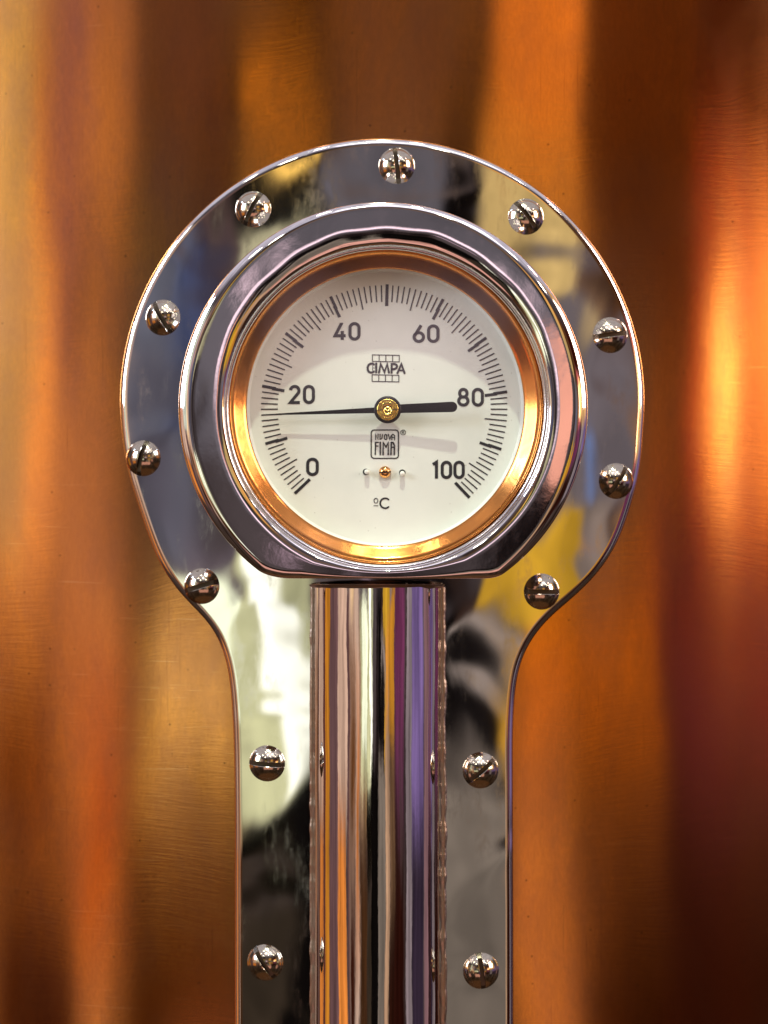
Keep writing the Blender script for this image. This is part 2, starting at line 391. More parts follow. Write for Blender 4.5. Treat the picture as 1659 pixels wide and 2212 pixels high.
# ------------------------------------------------------------------ copper tank
NS = 360; hz = 0.8; Rm = R_T * S; yc = R_T * S
vs = []; prof = [(Rm * 0.02, -hz - 0.10)] + [(Rm * math.sin(a_) , -hz - 0.10 * math.cos(a_)) for a_ in (0.3, 0.6, 0.9, 1.2, 1.45)] + [(Rm, -hz + i * (2 * hz) / 12) for i in range(13)]
prof += [(Rm * math.sin(a_), hz + 0.10 * math.cos(a_)) for a_ in (1.45, 1.2, 0.9, 0.6, 0.3)] + [(Rm * 0.02, hz + 0.10)]
for r, z in prof:
    for j in range(NS):
        a_ = 2 * math.pi * j / NS
        vs.append((r * math.sin(a_), yc - r * math.cos(a_), z))
fs = grid_faces(len(prof), NS, True)
fs.append(tuple(range(NS))[::-1]); fs.append(tuple((len(prof) - 1) * NS + j for j in range(NS)))
tank = link('copper_tank', mesh('copper_tank', vs, fs, M_copper))
tank['label'] = 'large brushed copper tank wall rising behind the chrome thermometer'; tank['category'] = 'tank'

# ------------------------------------------------------------------ thermometer
TH = empty('thermometer', W(829, 1500, 30), 'polished steel dial thermometer screwed onto the copper tank by its keyhole shaped plate', 'thermometer')
TH_inv = Matrix.Translation(-TH.location)
def part(name, me, parent=None, label=None):
    """mesh data is in world metres; keep it there and give the object its own origin"""
    co = [v.co.copy() for v in me.vertices]
    c = sum(co, Vector()) / max(1, len(co))
    me.transform(Matrix.Translation(-c))
    o = link(name, me, parent or TH, label)
    pw = wl[(parent or TH).name]
    o.location = c - pw; wl[o.name] = c
    return o
wl = {TH.name: TH.location.copy()}

# ---- plate outline (drawing units, measured where the plate stands)
def catmull(pts, n):
    out = []
    for i in range(len(pts) - 1):
        p0 = pts[max(0, i - 1)]; p1 = pts[i]; p2 = pts[i + 1]; p3 = pts[min(len(pts) - 1, i + 2)]
        for j in range(n):
            u = j / n
            out.append(tuple(0.5 * ((2 * p1[k]) + (-p0[k] + p2[k]) * u + (2 * p0[k] - 5 * p1[k] + 4 * p2[k] - p3[k]) * u * u + (-p0[k] + 3 * p1[k] - 3 * p2[k] + p3[k]) * u ** 3) for k in (0, 1)))
    out.append(pts[-1]); return out
circ = []
for i in range(0, 41):
    a_ = math.radians(188 - i * (196 / 40))           # from left, over the top, to right
    circ.append((825.5 + 569 * math.cos(a_), 865 - 569 * math.sin(a_)))
leftp = [(506, 2330), (506, 2074), (506, 1900), (506, 1774), (505, 1660), (503, 1580), (499, 1510), (491, 1440), (475, 1388), (450, 1345), (411, 1307), (374, 1266), (337, 1204), (302, 1107), (273, 1012)]
rightp = [(1385, 1012), (1360, 1107), (1332, 1180), (1294, 1237), (1246, 1286), (1203, 1321), (1170, 1353), (1140, 1396), (1122, 1440), (1113, 1500), (1109, 1580), (1109, 1700), (1109.5, 1900), (1110, 2074), (1110, 2330)]
raw = leftp + circ + rightp
dense = catmull(raw, 10)
# resample evenly, smooth lightly
def resample(pts, step):
    out = [pts[0]]; acc = 0.0
    for a_, b_ in zip(pts, pts[1:]):
        L = math.hypot(b_[0] - a_[0], b_[1] - a_[1]); tt = step - acc
        while tt <= L and L > 0:
            out.append((a_[0] + (b_[0] - a_[0]) * tt / L, a_[1] + (b_[1] - a_[1]) * tt / L)); tt += step
        acc = L - (tt - step)
    out.append(pts[-1]); return out
ol = resample(dense, 8.0)
for it in range(30):
    ol = [ol[0]] + [((ol[i - 1][0] + 2 * ol[i][0] + ol[i + 1][0]) / 4, (ol[i - 1][1] + 2 * ol[i][1] + ol[i + 1][1]) / 4) for i in range(1, len(ol) - 1)] + [ol[-1]]
bot = [(ol[-1][0] + (ol[0][0] - ol[-1][0]) * i / 60, 2330) for i in range(1, 60)]
ol = ol + bot
def offset(pts, d):
    n = len(pts); out = []
    for i in range(n):
        a_ = pts[i - 1]; b_ = pts[(i + 1) % n]
        tx, ty = b_[0] - a_[0], b_[1] - a_[1]; L = math.hypot(tx, ty) or 1
        out.append((pts[i][0] - ty / L * d, pts[i][1] + tx / L * d))
    return out
PT = 30.0                  # plate front above the tank
PTH = 26.0
def plate_z(px, below=0.0): return PT - sag(px) - below
def WP(px, py, below=0.0):
    # true position: the outline is measured on the face of the plate
    k = K(plate_z(px)); d = plate_z(px, below)
    return Vector(((px - CX) * S * k, -d * S, (CY - py) * S * k))
bm = bmesh.new(); loops = []
EB = 14.0
for (din, dn) in ((0, PTH + 4), (0, EB), (0.7, EB * .70), (2.2, EB * .45), (4.4, EB * .27), (7.2, EB * .14), (10.5, EB * .055), (14, EB * .015), (18, 0)):
    lp = offset(ol, din)
    loops.append([bm.verts.new(WP(x, y, dn)) for x, y in lp])
n = len(ol)
for A_, B_ in zip(loops, loops[1:]):
    for i in range(n):
        j = (i + 1) % n
        bm.faces.new((A_[i], A_[j], B_[j], B_[i]))
bmesh.ops.recalc_face_normals(bm, faces=bm.faces[:])
face = bm.faces.new(loops[-1])
geom = [face] + list(face.verts) + list(face.edges)
inner_faces = [face]
x0 = min(v.co.x for v in loops[-1]); x1 = max(v.co.x for v in loops[-1])
NX = 90
for i in range(1, NX):
    X = x0 + (x1 - x0) * i / NX
    gm = set(inner_faces)
    for f_ in inner_faces: gm.update(f_.verts); gm.update(f_.edges)
    r_ = bmesh.ops.bisect_plane(bm, geom=list(gm), plane_co=(X, 0, 0), plane_no=(1, 0, 0))
    inner_faces = [f_ for f_ in r_['geom'] if isinstance(f_, bmesh.types.BMFace) and f_.is_valid]
for i in range(1, 130):
    Z = W(0, 2330, 0).z + (W(0, 290, 0).z - W(0, 2330, 0).z) * i / 130
    gm = set(inner_faces)
    for f_ in inner_faces: gm.update(f_.verts); gm.update(f_.edges)
    r_ = bmesh.ops.bisect_plane(bm, geom=list(gm), plane_co=(0, 0, Z), plane_no=(0, 0, 1))
    inner_faces = [f_ for f_ in r_['geom'] if isinstance(f_, bmesh.types.BMFace) and f_.is_valid]
ring_ids = set()
for lp in loops:
    for v_ in lp: ring_ids.add(v_)
for f_ in inner_faces:
    for v_ in f_.verts:
        if v_ not in ring_ids:
            pxx = v_.co.x / S + CX
            for _ in range(4): pxx = v_.co.x / (S * K(plate_z(pxx))) + CX
            v_.co.y = -plate_z(pxx) * S
for f_ in bm.faces: f_.smooth = True
for f_ in inner_faces:
    if f_.normal.y > 0: f_.normal_flip()
bm.normal_update(); bm.verts.ensure_lookup_table(); bm.verts.index_update()
flatv = set(loops[-1])
for f_ in inner_faces:
    for v_ in f_.verts: flatv.add(v_)
nrms = []
for v_ in bm.verts:
    if v_ in flatv:
        tl_ = math.asin(max(-1, min(1, v_.co.x / S / R_T * 1.0)))
        nrms.append((math.sin(tl_), -math.cos(tl_), 0.0))
    else: nrms.append(tuple(v_.normal))
me = bpy.data.meshes.new('mounting_plate'); bm.to_mesh(me); bm.free(); me.materials.append(M_plate)
me.normals_split_custom_set_from_vertices(nrms)
plate = part('mounting_plate', me)

# ---- housing: raised collar with a flat foot
def house_outline(th):    # th measured from +x, y down
    cx, cy, r = 827.5, 880.0, 444.5
    s_ = math.sin(th)
    if s_ > 0.05:
        flat = 370.0 / s_
        kk = 26.0 if math.cos(th) < 0 else 14.0
        h = max(kk - abs(r - flat), 0) / kk
        rr = min(r, flat) - h * h * kk / 4
    else: rr = r
    return cx + rr * math.cos(th), cy + rr * math.sin(th)
HF = 190.0
def build_collar(name, profile, material, NT_=480, inner=(835.5, 881.5)):
    """profile: list of (kind, a, depth); kind 'o' = a inwards from the outline, 'i' = radius about the dial"""
    vs = []
    for kind, a_, d in profile:
        for j in range(NT_):
            th = 2 * math.pi * j / NT_
            ox, oy = house_outline(th)
            e = 0.01; ax, ay = house_outline(th - e); bx_, by_ = house_outline(th + e)
            tx, ty = bx_ - ax, by_ - ay; L = math.hypot(tx, ty); nx, ny = -ty / L, tx / L
            w_ = math.hypot(ox - inner[0], oy - inner[1]) - 350
            f = min(1.0, w_ / 62.0); fo = f * (0.42 + 0.58 * math.cos(th) ** 2); fi = f * (1 + 1.0 * max(0, -math.sin(th) - 0.1) * (1 + 0.12 * math.sin(9 * th) + 0.07 * math.sin(23 * th)))
            x1_, y1_ = ox + nx * 34 * fo, oy + ny * 34 * fo
            ang = math.atan2(y1_ - inner[1], x1_ - inner[0]) if kind != 'i' else th
            if kind == 'o': x, y = ox + nx * a_ * fo, oy + ny * a_ * fo
            elif kind == 'i': x, y = inner[0] + (350 + (a_ - 350) * fi) * math.cos(ang), inner[1] + (350 + (a_ - 350) * fi) * math.sin(ang)
            else:
                r2 = 350 + 22 * fi
                x2_, y2_ = inner[0] + r2 * math.cos(th), inner[1] + r2 * math.sin(th)
                x, y = x1_ + (x2_ - x1_) * a_, y1_ + (y2_ - y1_) * a_
            k = K(HF)
            dd = 190 - (190 - d) * (fo if kind == 'o' else fi) if d > 151 else d
            vs.append(((x - CX) * S * k, -dd * S, (CY - y) * S * k))
    return mesh(name, vs, flip(grid_faces(len(profile), NT_, True)), material)
def slope_profile(steps):
    """steps: (inset, slope angle in degrees); returns heights below the top by summing the slopes backwards"""
    out = [(steps[-1][0], 0.0)]
    for (a0, s0), (a1, s1) in zip(reversed(steps[:-1]), reversed(steps[1:])):
        out.append((a0, out[-1][1] + (a1 - a0) * math.tan(math.radians((s0 + s1) / 2))))
    return list(reversed(out))
pr = [('o', 0, -45), ('o', 0, 100)]
sh = slope_profile([(0, 86), (0.6, 76), (1.6, 64), (3.0, 50), (4.6, 37), (6.4, 31), (10, 27), (18, 21), (25, 10), (30, 3), (34, 0.0)])
pr += [('o', a_, 190 - h) for a_, h in sh]
for i in range(1, 8): pr.append(('m', i / 8, 190.0))
sh = slope_profile([(0.2, 84), (0.7, 70), (1.5, 56), (2.6, 42), (4.0, 28), (5.5, 19), (8.0, 14), (13, 9.5), (18, 5), (22, 0)])
pr += [('i', 350 + a_, 190 - h) for a_, h in reversed(sh)] + [('i', 350, 150), ('i', 350, 118)]
part('housing', build_collar('housing', pr, M_house))

# ---- rings turned about the dial axis
def lathe(name, prof, center, material, n=320, kd=None, smooth=True, cap=False):
    """prof: (radius u, depth u); radii measured at depth kd"""
    vs = []
    for r, d in prof:
        k = K(kd if kd is not None else d)
        for j in range(n):
            th = 2 * math.pi * j / n
            vs.append(((center[0] - CX + r * math.cos(th)) * S * k, -d * S, (CY - center[1] + r * math.sin(th)) * S * k))
    fs = grid_faces(len(prof), n, True)
    if cap: fs.append(tuple((len(prof) - 1) * n + j for j in range(n)))
    return mesh(name, vs, fs, material, smooth)
IC = (834.5, 880.5)
rim = [(350.6, 120), (350.6, 168)] + [(345 + 5.6 * math.cos(a_), 168 + 6 * math.sin(a_)) for a_ in [math.pi * i / 12 for i in range(1, 12)]] + [(339.3, 166), (339, 150)]
part('rim_ring', lathe('rim_ring', rim, IC, M_rim, kd=160))
part('gasket', lathe('gasket', [(343, 158), (338, 148), (335, 140)], IC, M_gasket, kd=150))
bez = [(338.5, 148), (338, 156), (336.5, 160), (334, 161.5), (331.5, 161), (330.5, 159), (330, 157), (322, 152.4), (314, 147.8), (306, 143.2), (301, 140.4), (299.4, 139), (298.8, 136), (298.6, 130)]
part('bezel_ring', lathe('bezel_ring', bez, (832.5, 880.5), M_bezel, kd=125), label='copper coloured inner bezel ring')
DZ = 92.0                  # dial face
DC = (832.0, 881.0)
dial_me = lathe('dial', [(300, DZ - 6), (300, DZ), (150, DZ), (20, DZ), (0.5, DZ)], DC, M_dial, kd=DZ, smooth=False, cap=True, n=160)
dial = part('dial', dial_me)
edge = lathe('dial_edge', [(301, 138), (299.5, 137), (298.2, 120), (297.5, DZ + 5), (296, DZ + 3), (294, DZ + 0.8), (292.5, DZ + 0.2)], DC, M_dial, kd=DZ)
part('dial_edge', edge)
glass = part('glass', lathe('glass', [(333, 163), (333, 165), (150, 165), (0.5, 165)], DC, M_glass, kd=134, smooth=False, cap=True, n=128))

# ---- print on the dial ---------------------------------------------------
INK = DZ + 0.8
def strokes(name, paths, width, parent=dial, m=M_ink, zz=INK, caps=True):
    """flat ribbons along polylines given in drawing units"""
    vs, fs = [], []
    for pi, path in enumerate(paths):
        w_ = width if not isinstance(width, (list, tuple)) else width[pi]
        closed = len(path) > 2 and path[0] == path[-1]
        pts = path[:-1] if closed else path
        nn = len(pts); L, Rr = [], []
        for i in range(nn):
            a_ = pts[i - 1] if (i > 0 or closed) else pts[i]
            b_ = pts[(i + 1) % nn] if (i < nn - 1 or closed) else pts[i]
            p_ = pts[i]
            d1 = Vector((p_[0] - a_[0], p_[1] - a_[1])); d2 = Vector((b_[0] - p_[0], b_[1] - p_[1]))
            if d1.length < 1e-6: d1 = d2
            if d2.length < 1e-6: d2 = d1
            d1.normalize(); d2.normalize()
            tt = (d1 + d2)
            if tt.length < 1e-3: tt = d1
            tt.normalize(); nrm = Vector((-tt.y, tt.x)); sc_ = 1 / max(0.45, nrm.dot(Vector((-d1.y, d1.x))))
            L.append((p_[0] + nrm.x * w_ / 2 * sc_, p_[1] + nrm.y * w_ / 2 * sc_)); Rr.append((p_[0] - nrm.x * w_ / 2 * sc_, p_[1] - nrm.y * w_ / 2 * sc_))
        if not closed and caps:
            def fan(center, dirx, diry):
                o_ = []
                for q in range(1, 6):
                    an = -math.pi / 2 + math.pi * q / 6
                    ca, sa = math.cos(an), math.sin(an)
                    o_.append((center[0] + (dirx * ca - diry * sa) * w_ / 2, center[1] + (diry * ca + dirx * sa) * w_ / 2))
                return o_
            e1 = Vector((pts[-1][0] - pts[-2][0], pts[-1][1] - pts[-2][1])).normalized()
            e0 = Vector((pts[0][0] - pts[1][0], pts[0][1] - pts[1][1])).normalized()
            b0 = len(vs); ring = [Rr[-1]] + fan(pts[-1], e1.x, e1.y) + [L[-1]]
            vs += [W(x, y, zz + pi * 0.004) for x, y in ring]; fs.append(tuple(range(b0, b0 + len(ring))))
            b0 = len(vs); ring = [L[0]] + fan(pts[0], e0.x, e0.y) + [Rr[0]]
            vs += [W(x, y, zz + pi * 0.004) for x, y in ring]; fs.append(tuple(range(b0, b0 + len(ring))))
        b0 = len(vs)
        for l_, r_ in zip(L, Rr):
            vs.append(W(l_[0], l_[1], zz + pi * 0.004)); vs.append(W(r_[0], r_[1], zz + pi * 0.004))
        cnt = nn if closed else nn - 1
        for i in range(cnt):
            j = (i + 1) % nn
            fs.append((b0 + 2 * i, b0 + 2 * i + 1, b0 + 2 * j + 1, b0 + 2 * j))
    me = mesh(name, vs, fs, m, False)
    bm = bmesh.new(); bm.from_mesh(me)
    for f_ in bm.faces:
        f_.normal_update()
        if f_.normal.y > 0: f_.normal_flip()
    bm.to_mesh(me); bm.free()
    return part(name, me, parent) if parent else me

def arcp(cx, cy, rx, ry, a0, a1, n=14): # y up in glyph space
    return [(cx + rx * math.cos(math.radians(a0 + (a1 - a0) * i / n)), cy + ry * math.sin(math.radians(a0 + (a1 - a0) * i / n))) for i in range(n + 1)]
h_ = 0.075
def g0(): 
    p_ = arcp(.32, .68, .245, .245, 0, 180) + arcp(.32, .32, .245, .245, 180, 360); return [p_ + [p_[0]]]
G = {
 '0': (.64, g0()),
 '1': (.40, [[(.03, .80), (.24, .925), (.24, .0 + .02)]]),
 '2': (.66, [arcp(.32, .70, .235, .225, 172, -38, 14) + [(.085, .075), (.60, .075)]]),
 '4': (.70, [[(.43, .97), (.43, .93), (.085, .26), (.66, .26)], [(.475, .52), (.475, .03)]]),
 '6': (.64, [[(.44, .96), (.115, .42)] + arcp(.32, .315, .245, .24, 155, 515, 24)]),
 '8': (.66, [(lambda q: q + [q[0]])(arcp(.32, .715, .20, .21, 0, 340, 20)), (lambda q: q + [q[0]])(arcp(.32, .30, .25, .225, 0, 340, 20))],),
 'C': (.86, [arcp(.50, .5, .43, .43, 48, 312, 20)]),
 'I': (.22, [[(.11, .07), (.11, .93)]]),
 'M': (1.1, [[(.10, .08), (.26, .90), (.56, .12), (.86, .90), (1.02, .08)]]),
 'P': (.72, [[(.10, .06), (.10, .92), (.40, .92)] + arcp(.40, .66, .24, .26, 80, -90, 12) + [(.12, .40)]]),
 'A': (.82, [[(.06, .07), (.41, .93), (.76, .07)], [(.20, .32), (.62, .32)]]),
}
def place(txt, x, y, hgt, sp=.0, sx_=1.0, tilt=0.0):
    """baseline start at drawing x,y; returns polylines"""
    out = []; cur_ = x
    for ch in txt:
        w_, paths = G[ch]
        for p_ in paths: out.append([(cur_ + a_ * hgt * sx_, y - b_ * hgt - (cur_ + a_ * hgt * sx_ - x) * tilt) for a_, b_ in p_])
        cur_ += (w_ + sp) * hgt * sx_
    return out
def numeral(txt, x0_, y0_, x1_, y1_, sp=0.12):
    hgt = (y1_ - y0_)
    tot = sum(G[c][0] for c in txt) + sp * (len(txt) - 1)
    sxx = (x1_ - x0_) / (tot * hgt)
    o = strokes('numeral', place(txt, x0_, y1_, hgt, sp, sxx), 6.7, caps=False)
    o['label'] = 'black printed numeral ' + txt
numeral('0', 661.5, 989, 688.5, 1028); numeral('20', 624, 831.5, 680, 872.5); numeral('40', 720.5, 696, 778.5, 735.5)
numeral('60', 891.5, 701, 949, 740.5); numeral('80', 988, 838, 1045, 878); numeral('100', 934, 995.5, 1003.5, 1034.5, 0.10)
# degree C
strokes('unit_mark', place('C', 819.5, 1099.5, 25.0), 3.6)
oc = [(812 + 4.2 * math.cos(a_ * math.pi / 8), 1081.5 + 5.2 * math.sin(a_ * math.pi / 8)) for a_ in range(17)]; oc[-1] = oc[0]
strokes('unit_mark', [oc, [(807.5, 1092.5), (816.5, 1092.5)]], 1.6)
# maker's mark one: grids and word
def gridmark(x0_, y0_, x1_, y1_, sl=0.02):
    P_ = []
    f = lambda x, y: (x, y + (x - x0_) * sl)
    P_.append([f(x0_, y0_), f(x1_, y0_), f(x1_, y1_), f(x0_, y1_), f(x0_, y0_)])
    for i in (1, 2, 3):
        x = x0_ + (x1_ - x0_) * i / 4; P_.append([f(x, y0_), f(x, y1_)])
    return P_
lg = gridmark(804.5, 766.3, 862.5, 780.5) + gridmark(803.8, 809.3, 861.5, 823.6)
strokes('maker_grid', lg, 1.8)
cw = [arcp(0, 0, 1, 1, 0, 1, 1)]
def zl(pts): return [(783.1 + a_ * 0.08138, 729.1 + b_ * 0.08138) for a_, b_ in pts]
word = [zl([(300, 712), (255, 690), (205, 695), (160, 730), (135, 790), (140, 860), (170, 910), (215, 930), (260, 925), (300, 900)]),
        zl([(363, 690), (363, 925)]), zl([(437, 930), (482, 700), (585, 920), (655, 700), (700, 930)]),
        zl([(770, 935), (775, 705), (850, 700), (900, 725), (915, 765), (900, 810), (850, 835), (785, 840)]),
        zl([(928, 940), (1030, 705), (1117, 945)]), zl([(965, 870), (1085, 875)]), zl([(268, 745), (268, 870)]), zl([(275, 808), (320, 808)])]
strokes('maker_word', word, [4.6] * 5 + [3.6, 1.3, 1.3])
# maker's mark two: framed word
def zn(pts): return [(756.1 + a_ * 0.09767, 907.3 + b_ * 0.09767) for a_, b_ in pts]
def rrect(x0_, y0_, x1_, y1_, r):
    o = []
    for cx_, cy_, a0 in ((x1_ - r, y1_ - r, 0), (x0_ + r, y1_ - r, 90), (x0_ + r, y0_ + r, 180), (x1_ - r, y0_ + r, 270)):
        for i in range(7): an = math.radians(a0 + 15 * i); o.append((cx_ + r * math.cos(an), cy_ + r * math.sin(an)))
    return o + [o[0]]
strokes('maker_frame', [rrect(801.8, 928.8, 860.6, 990.0, 6.5)], 2.5)
nf = [zn([(565, 435), (565, 315), (620, 430), (620, 308)]), zn([(665, 310), (665, 425), (705, 410), (718, 320)]),
      zn([(790, 315), (765, 335), (760, 400), (775, 430), (800, 432), (815, 410), (812, 335), (790, 315)]),
      zn([(845, 310), (880, 432), (905, 350)]), zn([(925, 440), (925, 330), (950, 312), (985, 345), (985, 440)]), zn([(925, 385), (985, 385)]),
      zn([(558, 760), (565, 492), (625, 492)]), zn([(570, 575), (620, 575)]), zn([(668, 490), (668, 765)]),
      zn([(730, 765), (735, 500), (795, 600), (845, 500), (845, 765)]), zn([(905, 765), (912, 495), (950, 495), (980, 560), (978, 765)]), zn([(910, 600), (975, 600)])]
strokes('maker_word', nf, [2.1] * 6 + [2.8, 2.3, 3.0, 3.1, 3.1, 2.6])
cr = [(870.8 + 5.4 * math.cos(a_ * math.pi / 10), 934 + 5.4 * math.sin(a_ * math.pi / 10)) for a_ in range(21)]; cr[-1] = cr[0]
strokes('registered_mark', [cr, [(868.9, 937), (868.9, 931), (872.3, 931.2), (872.6, 933.5), (869.5, 934.1), (873, 937)]], [1.3, 1.2])
# scale: one mark per degree
SC = (830.0, 882.0)
def polar(r, ang): a_ = math.radians(ang); return (SC[0] + r * math.sin(a_), SC[1] - r * math.cos(a_))
for i in range(101):
    ang = -135 + 2.7 * i + 1.35
    if i % 10 == 0:
        if i in (0, 100): strokes('scale_mark', [[polar(267, ang), polar(222, ang)]], 6.6, caps=False)
        elif i == 50: strokes('scale_mark', [[polar(268, ang), polar(221, ang)]], 6.6, caps=False)
        else:
            sg = 0.38 if i < 50 else -0.38
            strokes('scale_mark', [[polar(268, ang), polar(238, ang)], [polar(246, ang - sg), polar(219, ang - sg)]], 6.2, caps=False)
    elif i % 5 == 0: strokes('scale_mark', [[polar(266, ang), polar(218, ang)]], 2.7, caps=False)
    else: strokes('scale_mark', [[polar(266, ang), polar(230, ang)]], 2.7, caps=False)

# ---- pins and the little screw on the dial
for (hx, hy, ox, oy) in ((790.6, 1019.4, 1.9, -0.2), (869.0, 1021.0, 0.2, 2.0)):
    o = part('peg_hole', lathe('peg_hole', [(7.0, INK), (0.3, INK + 0.02)], (hx, hy), M_dark, kd=DZ, n=32, cap=True), dial)
    part('peg', lathe('peg', [(5.4, DZ), (5.4, DZ + 12), (4.9, DZ + 13), (0.2, DZ + 13.2)], (hx + ox, hy + oy), M_pin, kd=DZ + 12, n=32, cap=True), dial)

def slotted_head(name, cx, cy, dbase, r, height, slot_ang, material, tilt=0.0, slot_w=0.15, slot_d=0.42, nr=20, parent=None, low=0.0, kd=None):
    """domed screw head with a real slot cut across it; slot_ang in degrees, counter-clockwise from +x"""
    bm = bmesh.new()
    Rs = (r * r + height * height) / (2 * height); cz = height - Rs
    N = 72; rings = []
    rr_ = [0.0] + [r * (i / nr) ** 0.9 for i in range(1, nr + 1)]
    sa = math.radians(slot_ang)
    grid = 60; verts = {}
    hw = slot_w * r
    # cartesian grid aligned with the slot so that the slot walls are crisp
    us = sorted(set([-hw - 0.02 * r, -hw, hw, hw + 0.02 * r] + [(-1 + 2 * i / 40) for i in range(0)]))
    def height_at(x, y):
        q = math.hypot(x, y)
        if q > r: q = r
        z = math.sqrt(max(0, Rs * Rs - q * q)) + cz
        # soften rim
        return z
    # lines across the slot (v): outer halves as polar-ish rows
    rows = []
    nrow = 26
    vsn = [-1 + i / nrow for i in range(nrow)]
    def rowset(lo, hi, n_): return [lo + (hi - lo) * (0.5 - 0.5 * math.cos(math.pi * i / n_)) for i in range(n_ + 1)]
    side1 = rowset(-r, -hw * 1.18, 18); side2 = rowset(hw * 1.18, r, 18)
    allv = [(v_, 'top') for v_ in side1] + [(-hw, 'edge'), (-hw * 0.98, 'floor'), (0, 'floor'), (hw * 0.98, 'floor'), (hw, 'edge')] + [(v_, 'top') for v_ in side2]
    nu = 36; P_ = []
    for v_, kind in allv:
        half = math.sqrt(max(0, r * r - v_ * v_)); row = []
        for i in range(nu + 1):
            u_ = -half * math.cos(math.pi * i / nu)
            z = height_at(u_, v_)
            if kind == 'floor': z = min(z, max(low, height * (1 - slot_d) - 0.10 * height * (u_ / r) ** 2 ))
            if kind == 'edge': z -= 0.035 * height
            if kind == 'top' and abs(abs(v_) - r) > 1e-6: pass
            row.append((u_, v_, z))
        P_.append(row)
    ca, sn = math.cos(sa), math.sin(sa)
    base = Vector(((cx - CX), 0, (CY - cy))) * S * K(dbase if kd is None else kd); base.y = -dbase * S
    tm = Matrix.Rotation(tilt, 3, 'Z')
    V = [[bm.verts.new(base + tm @ Vector(((u_ * ca - v_ * sn) * S, -z * S, (u_ * sn + v_ * ca) * S))) for u_, v_, z in row] for row in P_]
    for i in range(len(V) - 1):
        for j in range(nu):
            try: bm.faces.new((V[i][j], V[i + 1][j], V[i + 1][j + 1], V[i][j + 1]))
            except ValueError: pass
    bmesh.ops.remove_doubles(bm, verts=bm.verts[:], dist=1e-7)
    # skirt down to the seat
    NN = 64; q1 = []; q2 = []; q3 = []
    for j in range(NN):
        a_ = 2 * math.pi * j / NN
        def mk(rad, z): return bm.verts.new(base + tm @ Vector((rad * math.cos(a_) * S, -z * S, rad * math.sin(a_) * S)))
        q1.append(mk(r * 0.998, 0.35)); q2.append(mk(r * 0.985, -2.5)); q3.append(mk(r * 0.9, -6))
    for A_, B_ in ((q1, q2), (q2, q3)):
        for j in range(NN): bm.faces.new((A_[j], A_[(j + 1) % NN], B_[(j + 1) % NN], B_[j]))
    bmesh.ops.recalc_face_normals(bm, faces=bm.faces[:])
    me = bpy.data.meshes.new(name); bm.to_mesh(me); bm.free(); me.materials.append(material)
    # orient outwards
    s_ = sum(p_.normal.y * p_.area for p_ in me.polygons)
    if s_ > 0: me.flip_normals()
    me.materials.append(M_slot)
    inv = tm.transposed()
    for p_ in me.polygons:
        p_.use_smooth = True
        q = inv @ (p_.center - base); v_ = (-q.x * sn + q.z * ca) / S
        if abs(v_) < hw * 1.0 and -q.y / S > 0.5: p_.material_index = 1
    me.set_sharp_from_angle(angle=math.radians(32))
    return part(name, me, parent)
slotted_head('dial_screw', 831.6, 1020.0, DZ + 6, 12.6, 7.5, 3, M_bronze, slot_w=0.13, parent=dial)

# ---- plate screws
scr = [(857, 358, 97), (547, 452, 62), (352, 686, -60), (309.5, 990, 76), (436, 1266, 17), (1136, 468, -52), (1318, 724, 8), (1331, 1039, 55), (1170, 1278, -1), (577, 1649, -4), (1038, 1664, 40), (573, 2079, -55), (1039, 2097, -82)]
for x, y, a_ in scr:
    dz = plate_z(x)
    tl = math.asin((x - CX) / R_T)
    slotted_head('screw', x, y, dz, 39.0, 21.0, a_, M_screw, tilt=tl, slot_w=0.12, slot_d=0.45, parent=None)

# ---- pointer
PC = (837.3, 885.0)
def bar(name, a_, b_, wa, wb, da, db, th, m, parent=TH, rend=False):
    ax, ay = a_; bx_, by_ = b_
    dx, dy = bx_ - ax, by_ - ay; L = math.hypot(dx, dy); nx, ny = -dy / L, dx / L
    ring = [(ax + nx * wa / 2, ay + ny * wa / 2, da), (ax - nx * wa / 2, ay - ny * wa / 2, da)]
    if rend:
        for i in range(0, 13):
            an = -math.pi / 2 + math.pi * i / 12
            ring.append((bx_ + (dx / L * math.cos(an) + nx * math.sin(an)) * wb / 2, by_ + (dy / L * math.cos(an) + ny * math.sin(an)) * wb / 2, db))
    else: ring += [(bx_ - nx * wb / 2, by_ - ny * wb / 2, db), (bx_ + nx * wb / 2, by_ + ny * wb / 2, db)]
    n_ = len(ring)
    vs = [W(x, y, d + th) for x, y, d in ring] + [W(x, y, d) for x, y, d in ring]
    vs = [Vector(v_) for v_ in vs]
    fs = [tuple(range(n_)), tuple(reversed(range(n_, 2 * n_)))] + [(i, (i + 1) % n_, n_ + (i + 1) % n_, n_ + i) for i in range(n_)]
    me = mesh(name, vs, fs, m, False)
    bm = bmesh.new(); bm.from_mesh(me); bmesh.ops.recalc_face_normals(bm, faces=bm.faces[:]); bm.to_mesh(me); bm.free()
    return me
PD = DZ + 26
pt = bar('pointer', (813, 886.2), (596, 895.0), 12.5, 3.2, PD - 2, PD - 8, 2.0, M_black)
pt2 = bar('pointer_tail', (855, 883.2), (976.5, 879.0), 18.5, 22.5, PD, PD + 8, 2.0, M_black, rend=True)
def joinmesh(name, ms):
    bm = bmesh.new()
    for m_ in ms: bm.from_mesh(m_)
    me = bpy.data.meshes.new(name); bm.to_mesh(me); bm.free()
    for mt in ms[0].materials: me.materials.append(mt)
    return me
hubring = lathe('pointer_hub', [(29.5, PD - 3), (29.5, PD + 3), (28.5, PD + 4), (22, PD + 4)], PC, M_black, kd=PD, n=96)
pointer = part('pointer', joinmesh('pointer', [pt, pt2, hubring]))
